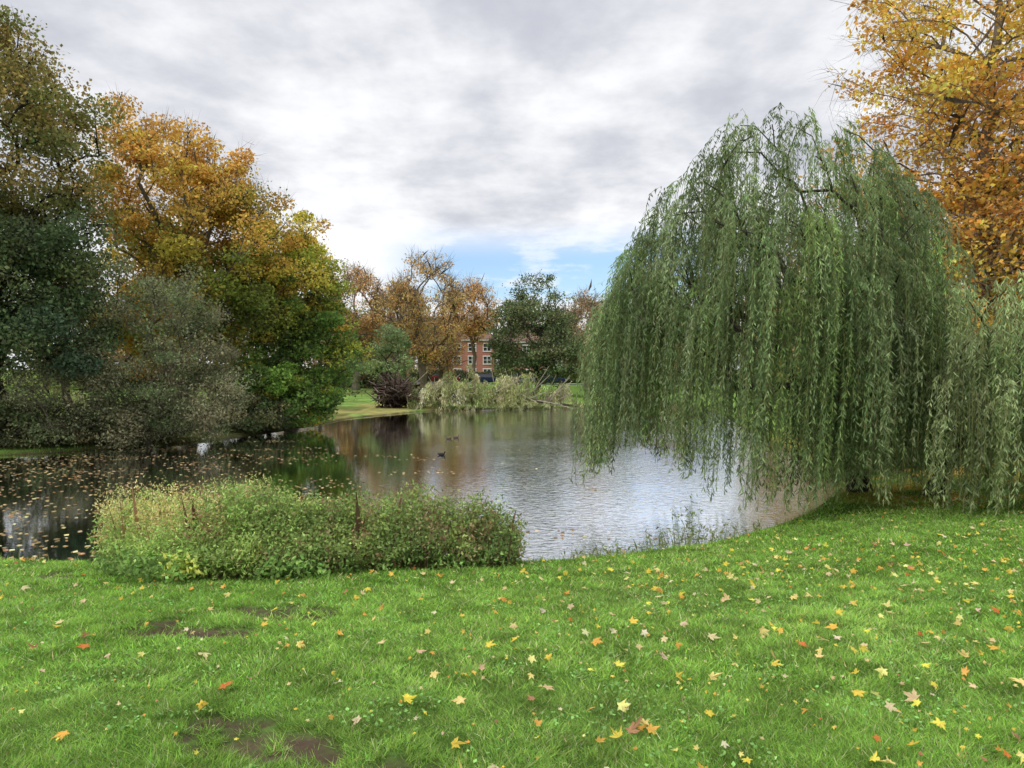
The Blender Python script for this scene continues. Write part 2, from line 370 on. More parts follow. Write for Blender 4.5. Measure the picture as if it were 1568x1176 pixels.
# ------------------------------------------------------------ fallen leaves
def maple_shape():
    pts = []
    lobes = [(-125, .6), (-58, .92), (0, 1.08), (58, .92), (125, .6)]
    for i, (a, r) in enumerate(lobes):
        for da, rr in [(-22, .62), (-9, .72), (0, 1), (9, .72), (22, .62)]:
            pts.append((math.radians(a + da), r * rr))
        if i < 4: pts.append((math.radians((a + lobes[i + 1][0]) / 2), .38))
    pts.append((math.pi, .18))
    return np.array([(r * math.sin(a), r * math.cos(a)) for a, r in pts])
def fallen():
    S = maple_shape(); K = len(S); B = MB(); rng = np.random.default_rng(21)
    cols = np.array([[.80, .60, .10], [.82, .66, .24], [.80, .42, .10], [.74, .56, .30], [.58, .20, .06], [.78, .64, .42], [.42, .23, .12]])
    pw = np.array([.30, .2, .17, .14, .05, .1, .04])
    def put(n, smin, smax, yr):
        y = yr[0] + (yr[1] - yr[0]) * rng.random(n) ** .9; x = rng.uniform(-1, 1, n) * (.8 * y + .5)
        keep = rng.random(n) < .35 + .65 * ss(-.5, .45, x / y); x = x[keep]; y = y[keep]
        z, d = hgt(x, y, wantd=True); k = d > .15; x, y, z = x[k], y[k], z[k]; n = len(x)
        s = rng.uniform(smin, smax, n) / 2; th = rng.uniform(0, 6.3, n)
        nn = nrm(np.stack([rng.normal(0, .35, n), rng.normal(-.3, .35, n), np.ones(n)], 1))
        t = np.stack([np.cos(th), np.sin(th), 0 * th], 1); u = nrm(np.cross(nn, t)); v = np.cross(nn, u)
        cu = rng.normal(0, .45, (n, 2)); asp = rng.uniform(.55, 1.0, n)
        a = S[None, :, 0] * asp[:, None]; b = S[None, :, 1] * np.ones((n, 1))
        rj = 1 + rng.normal(0, .1, (n, K)); a = a * rj; b = b * rj
        hh = cu[:, :1] * a * a + cu[:, 1:] * b * b + .12 * np.abs(a)
        P = np.stack([x, y, z + .032 + .3 * s], 1)
        V = P[:, None] + s[:, None, None] * (a[..., None] * u[:, None] + b[..., None] * v[:, None] + hh[..., None] * nn[:, None])
        V = np.concatenate([P[:, None], V], 1)
        i = np.arange(K); F = np.stack([0 * i, 1 + i, 1 + (i + 1) % K], 1)[None] + (np.arange(n) * (K + 1))[:, None, None]
        c = vary(cols[rng.choice(len(cols), n, p=pw)], rng, .15, .06)
        cv = np.repeat(c[:, None], K + 1, 1) * rng.uniform(.72, 1.15, (n, K + 1, 1))
        B.add(V, F.reshape(-1, 3), cv.reshape(-1, 3), 0)
    put(560, .08, .165, (2.6, 12)); put(560, .07, .14, (6, 15.5))
    put(2200, .03, .06, (2.6, 15))
    B.build('fallen_leaves', [M_LEAF])
    B = MB(); n = 9000; y = rng.uniform(12.2, 34, n); x = rng.uniform(-24, 3, n)
    px = x / y
    den = fbm(x * .5, y * 1.6, 1.3, 60) * 1.0 + .22 * ss(0, -.7, px) - .12 * ss(-.25, .05, px) - .12 * ss(20, 34, y)
    k = (sd(x, y) < -.1) & (rng.random(n) < ss(.44, .78, den)); x, y = x[k], y[k]; n = len(x)
    Cn = np.stack([x, y, np.full(n, .008)], 1)
    leaves(B, Cn, .10, .8, vary(np.array([[.58, .42, .2], [.5, .32, .15], [.64, .5, .26], [.34, .22, .12]])[rng.integers(0, 4, n)], rng, .25), rng, 14)
    B.build('floating_leaves', [M_LEAF])
fallen()

# ------------------------------------------------------------ bank thicket in front
def thicket():
    rng = np.random.default_rng(33); B = MB()
    def stems(n, x0, x1, hf, lc, sc, lsize, asp, nl, y0=10.75, y1=12.2, lean=.1, low=.2, prefer=(0, 0, .5), mask=None):
        x = rng.uniform(x0, x1, n); y = rng.uniform(y0, y1, n)
        k = (x / y > -.545 + .03 * (rng.random(n) - .5)) & (x / y < .004)
        if mask is not None: k &= rng.random(n) < mask(x, y)
        x, y = x[k], y[k]; n = len(x)
        z = np.maximum(hgt(x, y), -.05)
        hh = np.minimum(hf(x, y) * rng.uniform(.6, 1.1, n), 1.42 - .5 * rng.random(n) ** 2)
        P = np.stack([x, y, z - .02], 1); out = np.stack([(x + 3.2) / 6.5 * .22, (y - 11.4) * .2, 0 * x], 1)
        T = P + np.stack([rng.normal(0, lean, n) * hh, rng.normal(0, lean, n) * hh, hh], 1) + out * hh[:, None]
        twigs(B, P, T, .006, vary(np.tile(sc, (n, 1)), rng, .2).repeat(5, 0) * 1.4, rng, 0)
        t = low + (1 - low) * rng.random((n, nl)) ** .75
        Q = (P[:, None] + (T - P)[:, None] * t[..., None]).reshape(-1, 3)
        c0 = lc(x, y, n) * np.exp(np.clip(rng.normal(0, .22, (n, 1)), -.4, .4))
        rad = (.05 + .05 * (1.0 - t)).reshape(-1, 1)
        Q = Q + rng.normal(size=Q.shape) * rad * [1, 1, .6]
        cc = np.repeat(c0, nl, 0) * 1.55
        leaves(B, Q, lsize, asp, vary(cc, rng, .2), rng, .6, prefer=prefer)
    topf = lambda x: np.interp(x, [-6.6, -6.2, -5.6, -4.9, -4.0, -3.2, -2.2, -1.3, -.6, -.15, .1], [.8, 1.15, 1.32, 1.24, 1.36, 1.14, 1.12, 1.32, 1.26, 1.0, .6])
    front = lambda x: np.interp(x, [-6.8, -5.6, -4.6, -3.6, -2.6, -1.5, 0], [11.0, 10.4, 9.8, 9.65, 10.0, 10.6, 11.0])
    hf = lambda x, y: (topf(x) * (.66 + .56 * fbm(x, y, .5, 70))) * (.33 + .67 * ss(0, 1.5, y - front(x) + .7 * (fbm(x, y, .5, 77) - .15)))
    fm = lambda x, y: (y > front(x)).astype(float)
    def lcA(x, y, n):
        t = fbm(x, y, .6, 71)[:, None]; c = np.array([.15, .26, .065]) * (1 - t) + np.array([.33, .41, .12]) * t
        straw = (((vn(x, y, .35, 72) > .68) | ((x > -5.6) & (x < -4.6) & (rng.random(n) < .5))) & (y > front(x) + .5))[:, None]
        c = np.where(straw, np.array([.50, .42, .17]), c)
        red = ((x > -5.2) & (x < -4.2) & (y > front(x) + .3) & (rng.random(n) < .2))[:, None]
        return np.where(red, np.array([.26, .16, .09]), c)
    def lcB(x, y, n):
        t = fbm(x, y, .45, 73)[:, None]; c = np.array([.095, .15, .05]) * (1 - t) + np.array([.22, .28, .08]) * t
        br = (rng.random(n) < .08 + .35 * (vn(x, y, .3, 74) > .64))[:, None]; return np.where(br, np.array([.22, .17, .085]), c)
    stems(2000, -6.8, -3.0, hf, lcA, [.22, .13, .08], .06, .32, 36, y0=9.6, mask=fm)
    stems(2100, -4.2, .1, hf, lcB, [.18, .10, .06], .065, .5, 31, y0=9.7, low=.28, mask=fm)
    stems(300, -6.3, .0, lambda x, y: topf(x) * 1.05 * (.7 + .5 * fbm(x, y, .4, 79)), lcB, [.16, .11, .06], .055, .35, 12, low=.5)
    stems(200, -6.2, -3.6, lambda x, y: topf(x) * 1.12, lambda x, y, n: np.tile([[.44, .41, .17]], (n, 1)), [.3, .2, .1], .045, .3, 20, low=.5)
    lcC = lambda x, y, n: np.where(((vn(x, y, .5, 75) > .6) & (x < -3.4))[:, None], np.array([.36, .40, .09]), np.array([.15, .24, .065]))
    mk = lambda x, y: ss(.42, .6, fbm(x, y * 1.5, .7, 78)) * (1 - ss(0, .4, front(x) - .1 - y))
    stems(1200, -6.6, -2.6, lambda x, y: .5 * fbm(x, y, .4, 76) + .1, lcC, [.12, .14, .05], .08, .5, 20, y0=9.2, y1=10.8, lean=.35, low=.1, mask=mk)
    stems(600, -3.0, .1, lambda x, y: .35 * fbm(x, y, .4, 76) + .06, lcC, [.12, .14, .05], .07, .45, 16, y0=9.8, y1=11.2, lean=.35, low=.1, mask=mk)
    B.build('waterside_shrub_thicket', [M_LEAF])
thicket()

# ------------------------------------------------------------ willows
def willow(name, base, dome, rng, origins, spp, colbase, zmin, llen=.14, lw=.025, dl=.045, r0=.35, sway=(-.10, 0), maxlen=4.6, B=None, limbs=True, extra=None, trunkh=.35, qp=.62, elmax=1.0, fullen=.0, xfull=-99, lob=.06):
    B = B or MB(); cx, cy, cz, rx, ry, rz = dome; bz = H(*base) - .1
    th = rng.uniform(0, 2 * np.pi, origins); q = rng.random(origins) ** qp
    el = np.arccos(np.clip(1 - q * elmax, -1, 1))
    rr = rng.uniform(.6, 1.02, origins) ** .7 * (1 + lob * np.sin(3 * th + 1) * np.sin(4 * el) + lob * np.sin(5 * th + 3 * el))
    O = np.stack([cx + rx * np.sin(el) * np.cos(th) * rr, cy + ry * np.sin(el) * np.sin(th) * rr, cz + rz * np.cos(el) * rr], 1)
    O += rng.normal(0, .12, O.shape)
    if extra is not None: O = np.concatenate([O, np.array(extra)])
    origins = len(O)
    if limbs:
        skeleton(B, (base[0], base[1], bz), (base[0] * .6 + cx * .4, base[1] * .6 + cy * .4, bz + (cz + rz - bz) * trunkh), O - [0, 0, .15], rng, r0, .012, (.06, .052, .04), .35, 6, .6)
    oi = np.repeat(np.arange(origins), spp); n = len(oi)
    hd = O[oi] - [cx, cy, 0]; hd[:, 2] = 0; rad = np.linalg.norm(hd[:, :2], axis=1) / max(rx, ry)
    hd = nrm(hd + rng.normal(0, .25 + .9 * (1 - np.clip(rad, 0, 1))[:, None], hd.shape) * [1, 1, 0])
    st = O[oi] + rng.normal(0, .1, (n, 3))
    zm = zmin(st[:, 0] + hd[:, 0] * .3, st[:, 1], rng, n)
    fl = maxlen * rng.uniform(.3, 1.0, n) * (.6 + .65 * rng.random(origins)[oi])
    fl = np.where((O[oi][:, 2] < cz + .45 * rz) & (rng.random(n) < fullen + .55 * (O[oi][:, 0] < xfull)), 9, fl)
    L = np.minimum(st[:, 2] - zm, fl); L = np.maximum(L, .5)
    reach = rng.uniform(.12, .6, n); b = rng.uniform(.25, .6, n)
    phx = rng.uniform(0, 6.3, n); amp = rng.uniform(.01, .05, n)
    def pos(s, i):
        e = 1 - np.exp(-s / b[i]); hx = hd[i] * (reach[i] * e)[:, None]
        z = -(s - b[i] * .9 * e)
        sw = np.stack([sway[0] * (s / 3) ** 2 + amp[i] * np.sin(s * 2.2 + phx[i]), sway[1] * (s / 3) ** 2 + amp[i] * np.cos(s * 1.7 + phx[i]), z], 1)
        return st[i] + hx + sw
    K = 6
    for k in range(K):
        i = np.arange(n); a = pos(L * k / K, i); c = pos(L * (k + 1) / K, i)
        d = nrm(c - a); u = nrm(np.cross(d, rng.normal(size=d.shape))) * .004 * (1 if llen < .2 else 2.5)
        V = np.stack([a - u, a + u, c + u, c - u], 1)
        B.add(V, np.arange(4 * n).reshape(n, 4), np.repeat(np.tile([[.22, .22, .09]], (n, 1)), 4, 0), 0)
    cnt = np.maximum((L / dl).astype(int), 3); li = np.repeat(np.arange(n), cnt); s = rng.random(len(li)) * L[li]
    P = pos(s, li); ns = len(li)
    dirv = nrm(np.stack([rng.normal(0, .5, ns), rng.normal(0, .5, ns), -np.ones(ns) * .9], 1) + hd[li] * .1)
    w = nrm(np.cross(dirv, rng.normal(size=(ns, 3))))
    ll = llen * rng.uniform(.6, 1.2, ns)[:, None] / 2
    cl = np.array(colbase)[rng.integers(0, len(colbase), origins)] * np.exp(rng.normal(0, .28, (origins, 1))) * 1.4
    c = cl[oi[li]] * np.exp(rng.normal(0, .15, (n, 1)))[li]
    c = vary(c, rng, .15, .05)
    quads(B, P + dirv * ll, dirv * ll, w * lw / 2 * rng.uniform(.7, 1.2, ns)[:, None], c, 0, .1)
    return B
rw = np.random.default_rng(41)
def zmA(x, y, rng, n):
    base = np.interp(x, [1.5, 2.3, 2.7, 3.3, 3.9, 4.6, 5.5, 6.3, 6.9, 7.6, 8.6, 10], [.25, .6, 1.2, .95, .5, .12, .1, .25, .9, .7, .4, .4])
    return base + np.abs(rng.normal(0, .35, n))
wc = [[.125, .175, .075], [.155, .205, .09], [.20, .25, .13], [.105, .15, .065], [.17, .24, .08]]
B = willow('w', (8.6, 18.2), (6.1, 17.0, 4.5, 3.75, 3.0, 4.3), rw, 270, 10, wc, zmA, maxlen=4.4, elmax=1.1, r0=.24, qp=.72, fullen=.22, xfull=2.9, lob=.03,
           extra=[(2.3, 16.4, 4.6), (2.15, 16.0, 4.1), (2.05, 16.2, 4.4), (2.4, 16.8, 4.9), (3.0, 15.6, 5.2), (2.6, 16.1, 5.1), (4.2, 14.7, 5), (5.0, 14.5, 4.6), (4.6, 14.5, 3.9),
                  (5.4, 14.6, 3.6), (3.6, 15.1, 4.6), (5.8, 16.6, 8.8), (6.8, 17, 9.0), (4.9, 16.5, 8.5), (7.6, 17, 8.8), (5.6, 14.6, 3.0), (5.0, 14.6, 2.8), (4.5, 14.7, 3.0), (8.3, 17, 8.3), (8.9, 17, 7.6), (6.2, 16.2, 8.6),
                  (3.9, 16.5, 7.5), (3.3, 16.5, 6.7), (4.4, 16.4, 8.0), (9.3, 17, 6.8), (2.8, 16.5, 5.8), (7.2, 16.5, 8.4), (8.0, 16.4, 7.9), (8.6, 16.6, 7.6), (6.4, 15.2, 3.4), (7.0, 15.6, 3.0), (6.0, 15.0, 4.4), (7.4, 16.0, 2.6)])
B.build('weeping_willow', [M_LEAF, M_BARK])
wc2 = [[.165, .22, .09], [.215, .265, .115], [.24, .29, .14], [.145, .20, .08]]
def zmB(x, y, rng, n): return np.interp(x, [6.5, 8.2, 9, 12], [.3, .25, .35, .5]) + np.abs(rng.normal(0, .25, n))
B = willow('w', (9.3, 16.4), (9.75, 15.7, 3.0, 3.0, 2.4, 2.2), rw, 230, 11, wc2, zmB, maxlen=3.4, r0=.17, elmax=1.25, fullen=.2, lob=.08,
           extra=[(8.0, 14.3, 4.5), (8.6, 14.1, 4.8), (7.4, 14.5, 4.1), (9.3, 14.0, 4.8), (7.2, 14.6, 3.5), (7.7, 14.3, 3.1), (8.4, 13.9, 3.4), (9.0, 13.8, 3.5), (9.8, 13.8, 4.0), (8.2, 14, 2.4), (8.9, 13.9, 2.5), (9.6, 13.9, 2.6), (7.3, 15.2, 2.4)])
B.build('weeping_willow', [M_LEAF, M_BARK])

# ------------------------------------------------------------ fallen willow on far bank
fw = bpy.data.objects.new('fallen_willow_tree', None); scene.collection.objects.link(fw)
B = MB(); rf = np.random.default_rng(51)
def zmF(x, y, rng, n): return np.full(n, .05) + np.abs(rng.normal(0, .15, n))
fc = [[.34, .36, .16], [.40, .41, .21], [.26, .32, .12], [.46, .42, .25]]
for (cx, cy, rx, ry, rz, o) in [(-4.6, 58.2, 2.6, 1.6, 3.7, 60), (-2.2, 57.9, 2.2, 1.5, 2.3, 30), (-.1, 58.2, 1.6, 1.5, 3.6, 38), (2.2, 59.6, 2.4, 1.2, 2.5, 32), (4.0, 60.4, 1.6, 1, 1.6, 18), (-6.2, 57.3, 1.6, 1.2, 2.5, 22)]:
    willow('f', (cx, cy), (cx, cy, .2, rx, ry, rz), rf, o, 14, fc, zmF, llen=.24, lw=.06, dl=.1, B=B, limbs=False, maxlen=2.8, sway=(0, 0), lob=.15)
B.build('drooping_branches', [M_LEAF, M_BARK], parent=fw)
B = MB()
path = np.array([(-8.6, 58.2, 1.1), (-6.5, 58.6, 1.0), (-4.2, 58.8, 1.2), (-2, 58.9, 1.0), (.5, 59.2, .9), (3, 59.6, .5), (5.2, 59.9, .2)])
rr = np.array([.4, .32, .28, .22, .17, .12, .08]); tubes(B, path[:-1], path[1:], rr[:-1], rr[1:], np.array([.14, .12, .08]), 8)
for i in range(90):
    j = rf.integers(1, 6); p = path[j] + rf.normal(0, .3, 3) * [2, 1, .5]; e = p + np.array([rf.uniform(-.6, 2.2), rf.normal(-1.6, .8), rf.uniform(-.8, 2.4)]); e[2] = max(e[2], .05)
    tubes(B, p[None], e[None], np.array([.06]), np.array([.02]), np.array([.42, .38, .28]), 5)
B.build('trunk', [M_LEAF, M_BARK], parent=fw)
B = MB(); n = 2200
a = rf.uniform(0, 6.3, n); r = np.sqrt(rf.random(n)) * 1.3; r *= 1 + .28 * np.sin(3 * a + 1) + .18 * np.sin(7 * a) + .12 * np.sin(13 * a)
P = np.stack([-8.9 + rf.normal(0, .3, n), 57.4 + r * np.cos(a) * .9, 1.2 + r * np.sin(a)], 1)
P[:, 0] += .95 * np.cos(a) * r
P[:, 2] = np.maximum(P[:, 2], .15)
leaves(B, P, .3, .7, vary(np.where(rf.random(n)[:, None] < .3, [[.12, .085, .065]], [[.045, .03, .028]]), rf, .4), rf, 0, 1)
m_ = 380; a = rf.uniform(-.3, 3.5, m_); c0 = np.array([-8.9, 56.9, 1.2]); D = np.stack([1.05 * np.cos(a), rf.normal(-.3, .5, m_), np.sin(a)], 1)
P0 = c0 + D * rf.uniform(.1, 1.2, m_)[:, None]; P1 = P0 + nrm(D + rf.normal(0, .8, D.shape)) * rf.uniform(.3, 1.3, m_)[:, None]; P1[:, 2] = np.maximum(P1[:, 2], .1)
tubes(B, P0, P1, np.full(m_, .05), np.full(m_, .012), vary(np.tile([[.13, .10, .08]], (m_, 1)), rf, .5).repeat(8, 0), 4)
B.build('root_plate', [M_LEAF, M_BARK], parent=fw)

# ------------------------------------------------------------ trees, left
rt = np.random.default_rng(61)
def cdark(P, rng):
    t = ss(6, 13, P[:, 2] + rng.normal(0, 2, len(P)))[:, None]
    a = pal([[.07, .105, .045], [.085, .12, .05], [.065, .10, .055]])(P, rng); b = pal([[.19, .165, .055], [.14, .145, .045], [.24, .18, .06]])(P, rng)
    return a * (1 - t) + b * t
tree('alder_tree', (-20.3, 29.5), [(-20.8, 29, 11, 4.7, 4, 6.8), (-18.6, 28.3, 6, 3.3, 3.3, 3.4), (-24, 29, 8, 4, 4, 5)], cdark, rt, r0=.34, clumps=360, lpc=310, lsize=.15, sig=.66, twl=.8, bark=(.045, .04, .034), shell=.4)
tree('grey_willow_shrub', (-15.0, 30.5), [(-15.0, 30.2, 3.6, 3.4, 2.8, 3.9), (-12.8, 30.2, 2.4, 1.8, 2, 2.3), (-17.5, 29, 2.0, 2.6, 2, 2)], pal([[.17, .19, .10], [.21, .21, .11], [.13, .165, .075], [.18, .17, .095]]), rt,
     r0=.16, clumps=250, lpc=170, lsize=.115, asp=.5, sig=.42, trunk=.2, twl=.7, twig=10, bark=(.13, .11, .08), tip=.012, upc=.3)
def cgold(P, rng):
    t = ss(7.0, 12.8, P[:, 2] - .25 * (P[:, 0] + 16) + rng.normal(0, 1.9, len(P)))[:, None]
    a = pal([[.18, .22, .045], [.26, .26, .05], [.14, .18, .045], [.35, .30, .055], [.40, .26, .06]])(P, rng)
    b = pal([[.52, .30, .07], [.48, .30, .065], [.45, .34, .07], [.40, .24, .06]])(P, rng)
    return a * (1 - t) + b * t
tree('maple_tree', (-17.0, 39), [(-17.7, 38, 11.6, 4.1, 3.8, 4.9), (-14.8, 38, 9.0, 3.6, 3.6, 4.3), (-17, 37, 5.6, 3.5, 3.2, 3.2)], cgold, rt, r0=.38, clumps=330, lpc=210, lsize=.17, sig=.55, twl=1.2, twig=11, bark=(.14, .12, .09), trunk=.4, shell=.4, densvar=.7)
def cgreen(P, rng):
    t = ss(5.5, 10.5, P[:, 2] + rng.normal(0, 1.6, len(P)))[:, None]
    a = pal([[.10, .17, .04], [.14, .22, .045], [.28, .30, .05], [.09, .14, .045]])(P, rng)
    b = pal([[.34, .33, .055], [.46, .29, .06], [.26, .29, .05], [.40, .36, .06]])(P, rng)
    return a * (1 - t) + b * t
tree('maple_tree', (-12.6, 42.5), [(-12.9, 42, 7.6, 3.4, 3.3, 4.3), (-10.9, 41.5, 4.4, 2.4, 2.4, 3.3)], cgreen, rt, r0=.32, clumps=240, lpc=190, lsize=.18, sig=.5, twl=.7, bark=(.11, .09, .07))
tree('hazel_bush', (-12.6, 38.2), [(-12.8, 38, 2.0, 2.3, 1.8, 1.7), (-10.9, 39.5, 1.5, 1.5, 1.5, 1.2)], pal([[.12, .20, .045], [.15, .24, .05], [.38, .36, .055], [.10, .16, .045]], [.35, .3, .15, .2]), rt, r0=.1, clumps=80, lpc=180, lsize=.18, sig=.4, trunk=.25, twl=.5)
B = MB()
for i in range(13):
    x = -29 + i * 1.4 + rt.normal(0, .4); y = np.interp(x, [-32, -24, -18.5, -14.5, -12.6, -11], [24.2, 26.6, 28.5, 32.3, 37, 43]) + rt.uniform(0, .8)
    tree('', (x, y), [(x, y, 1.0, 1.4, 1.0, rt.uniform(.8, 1.5))], pal([[.09, .12, .05], [.13, .14, .06], [.17, .14, .07], [.08, .10, .05]]), rt, r0=.06, clumps=24, lpc=130, lsize=.14, sig=.35, trunk=.2, twl=.7, twig=12, build=False, B=B, tip=.012)
B.build('bank_undergrowth', [M_LEAF, M_BARK])

# ------------------------------------------------------------ right maple
tree('maple_tree', (15.9, 25.5), [(16.7, 25.5, 14.5, 5.0, 5, 7.5), (15.2, 25, 9, 4.1, 4, 4.2), (19, 24, 7.5, 4, 4, 4), (15.8, 23.5, 6.6, 4.2, 3, 3.2)],
     pal([[.62, .33, .065], [.60, .28, .065], [.58, .37, .08], [.60, .40, .085], [.48, .27, .08]]), rt, r0=.33, clumps=560, lpc=78, lsize=.165, sig=.5, twl=1.6, twig=12, bark=(.2, .16, .12), trunk=.75, shell=.25, densvar=.9, tip=.015)
tree('yellow_bush', (10.6, 21.8), [(10.4, 21.6, 1.2, 1.6, 1.2, 1.2), (12.5, 22, 1.4, 1.8, 1.4, 1.3)], pal([[.26, .25, .07], [.34, .27, .08], [.18, .19, .055]]), rt, r0=.06, clumps=60, lpc=130, lsize=.12, sig=.35, trunk=.2, twl=.6, tip=.01)

# ------------------------------------------------------------ far bank trees
bare = [[.30, .20, .12], [.34, .23, .13], [.28, .20, .12]]
F = dict(lsize=.22, twl=1.6, tip=.03, twig=14)
tree('beech_tree', (-16.9, 80), [(-16.9, 80, 9.3, 3.7, 3.5, 5.6)], pal([[.36, .21, .09], [.40, .25, .10], [.30, .20, .09]]), rt, r0=.4, clumps=110, lpc=85, sig=.7, bark=(.17, .14, .11), **F)
tree('lime_tree', (-8.8, 75), [(-8.8, 75, 9.0, 4.1, 3.8, 5.4), (-11, 75, 8.4, 2.8, 2.5, 3.8)], pal([[.40, .28, .11], [.36, .26, .11], [.42, .26, .09]]), rt, r0=.42, clumps=165, lpc=60, sig=.6, trunk=.4, bark=(.15, .12, .09), **F)
tree('hawthorn_tree', (-11, 67), [(-11, 67, 4.3, 2.0, 2, 2.9)], pal([[.15, .20, .09], [.18, .22, .10]]), rt, r0=.2, clumps=60, lpc=90, lsize=.22, sig=.45, twl=.5)
tree('beech_tree', (-4.4, 88), [(-4.8, 88, 9.9, 3.0, 3, 3.5)], pal([[.44, .25, .09], [.38, .24, .09]]), rt, r0=.24, clumps=85, lpc=80, sig=.62, bark=(.15, .12, .09), **F)
tree('beech_tree', (-9.6, 100), [(-9.8, 100, 7.0, 3.2, 3, 4.4)], pal([[.42, .23, .09], [.36, .22, .09], [.26, .20, .09]]), rt, r0=.3, clumps=90, lpc=90, sig=.7, bark=(.15, .12, .09), **F)
tree('holly_tree', (-.9, 98), [(-1.0, 98, 4.4, 1.5, 1.5, 3.0)], pal([[.10, .13, .06], [.15, .16, .07]]), rt, r0=.2, clumps=42, lpc=90, lsize=.26, sig=.45, twl=.5)
tree('alder_tree', (2.6, 79), [(2.6, 79, 6.6, 4.9, 4.2, 4.4), (2.6, 79, 10, 3.2, 2.8, 3.4), (4.6, 77, 4.4, 3.6, 3, 2.6)], pal([[.10, .135, .06], [.12, .15, .065], [.14, .155, .075]]), rt, r0=.36, clumps=240, lpc=90, lsize=.24, sig=.62, twl=1, tip=.03, bark=(.07, .06, .05))
tree('lime_tree', (9.0, 88), [(9.0, 88, 7.6, 3.4, 3, 4.6)], pal(bare), rt, r0=.35, clumps=90, lpc=50, sig=.6, bark=(.17, .14, .11), **F)
B = willow('w', (8.4, 77), (8.4, 77, 4.0, 2.4, 2.2, 4.0), rt, 46, 12, [[.24, .23, .12], [.28, .25, .13]], lambda x, y, r, n: 1.6 + np.abs(r.normal(0, .5, n)), llen=.3, lw=.08, dl=.13, r0=.25, sway=(0, 0))
B.build('weeping_willow', [M_LEAF, M_BARK])
B = MB(); rd = np.random.default_rng(71)
spots = []
for t in np.linspace(0, 1, 15): spots.append((-75 + 57 * t + rd.normal(0, 1.5), 62 + 38 * t + rd.normal(0, 3), rd.uniform(9, 13.5)))
for t in np.linspace(0, 1, 10): spots.append((13 + 47 * t, 98 - 45 * t + rd.normal(0, 3), rd.uniform(9, 13)))
for t in np.linspace(0, 1, 17): spots.append((-50 + 100 * t, 152 + rd.normal(0, 5), rd.uniform(13, 18)))
for x, y, hh in [(21, 60, 11), (20, 50, 11), (18, 41, 11), (16.5, 34, 9), (24, 32, 11), (31, 27, 10), (-36, 45, 11), (-30, 50, 10), (-24, 52, 10), (-42, 36, 10), (-20, 58, 8), (36, 20, 10), (-14.5, 92, 14.5), (-16, 100, 13), (10, 100, 13.5), (13, 92, 12), (-2, 146, 17), (3, 145, 17), (-8, 147, 16)]: spots.append((x, y, hh))
pals = [[[.30, .21, .11], [.26, .19, .10]], [[.18, .19, .08], [.22, .21, .09]], [[.36, .24, .09], [.32, .24, .10]], [[.14, .16, .08], [.17, .18, .09]]]
for x, y, hh in spots:
    r = hh * rd.uniform(.26, .34); b = pals[rd.integers(0, 4)]
    tree('', (x, y), [(x, y, hh * .58, r, r, hh * .43)], pal(b), rd, r0=.3, clumps=46, lpc=60, lsize=.33, sig=.8, twl=1.5, twig=6, tip=.035, k=4, build=False, B=B, bark=(.17, .14, .11))
B.build('distant_trees', [M_LEAF, M_BARK])
B = MB(); n = 26000; t = rd.random(n); x = -50 + 38 * t; y = 86 + 3 * np.sin(x * .2) + rd.normal(0, .7, n); top = 1.6 + 1.6 * fbm(x, y, 3, 80)
z = hgt(x, y) + rd.random(n) ** .8 * top
leaves(B, np.stack([x, y, z], 1), .32, .7, vary(np.array([[.10, .10, .055], [.14, .11, .06], [.09, .11, .05]])[rd.integers(0, 3, n)], rd, .3), rd)
n = 22000; x = rd.uniform(-16, 40, n); y = 116 + rd.normal(0, .6, n); z = hgt(x, y) + rd.random(n) * (1.0 + 1.4 * fbm(x, y, 4, 81))
leaves(B, np.stack([x, y, z], 1), .34, .7, vary(np.array([[.08, .10, .05], [.10, .115, .055]])[rd.integers(0, 2, n)], rd, .3), rd)
B.build('hedge', [M_LEAF])

# ------------------------------------------------------------ houses
def brickmat():
    m, nt, out = newmat('red_brick'); l = nt.links.new
    tc = N(nt, 'ShaderNodeTexCoord'); mp = N(nt, 'ShaderNodeMapping'); mp.inputs['Rotation'].default_value = (math.radians(90), 0, 0)
    br = N(nt, 'ShaderNodeTexBrick'); br.inputs['Scale'].default_value = 4
    br.inputs['Color1'].default_value = (.38, .13, .085, 1); br.inputs['Color2'].default_value = (.31, .105, .07, 1); br.inputs['Mortar'].default_value = (.38, .33, .28, 1); br.inputs['Mortar Size'].default_value = .012
    p = N(nt, 'ShaderNodeBsdfPrincipled'); p.inputs['Roughness'].default_value = .9
    l(tc.outputs['Object'], mp.inputs[0]); l(mp.outputs[0], br.inputs[0]); l(br.outputs[0], p.inputs['Base Color']); l(p.outputs[0], out.inputs[0]); return m
M_BR = brickmat(); M_WH = plain('white_paint', (.75, .75, .72)); M_GL = plain('window_glass', (.03, .035, .04), .08, spec=.7); M_RF = plain('roof_tiles', (.15, .08, .06), .85, noise=.3, scale=3); M_RB = plain('rubber', (.015, .015, .015), .8)
def box(V, F, x0, x1, y0, y1, z0, z1):
    b = len(V); V += [(x0, y0, z0), (x1, y0, z0), (x1, y1, z0), (x0, y1, z0), (x0, y0, z1), (x1, y0, z1), (x1, y1, z1), (x0, y1, z1)]
    F += [[b, b + 3, b + 2, b + 1], [b + 4, b + 5, b + 6, b + 7], [b, b + 1, b + 5, b + 4], [b + 1, b + 2, b + 6, b + 5], [b + 2, b + 3, b + 7, b + 6], [b + 3, b, b + 4, b + 7]]
def obj(name, V, F, mat, parent, bevel=0, smooth=False):
    me = bpy.data.meshes.new(name); me.from_pydata(V, [], F); me.materials.append(mat); me.update()
    o = bpy.data.objects.new(name, me); scene.collection.objects.link(o); o.parent = parent
    if bevel: md = o.modifiers.new('b', 'BEVEL'); md.width = bevel; md.segments = 2
    if smooth: me.polygons.foreach_set('use_smooth', [True] * len(me.polygons))
    return o
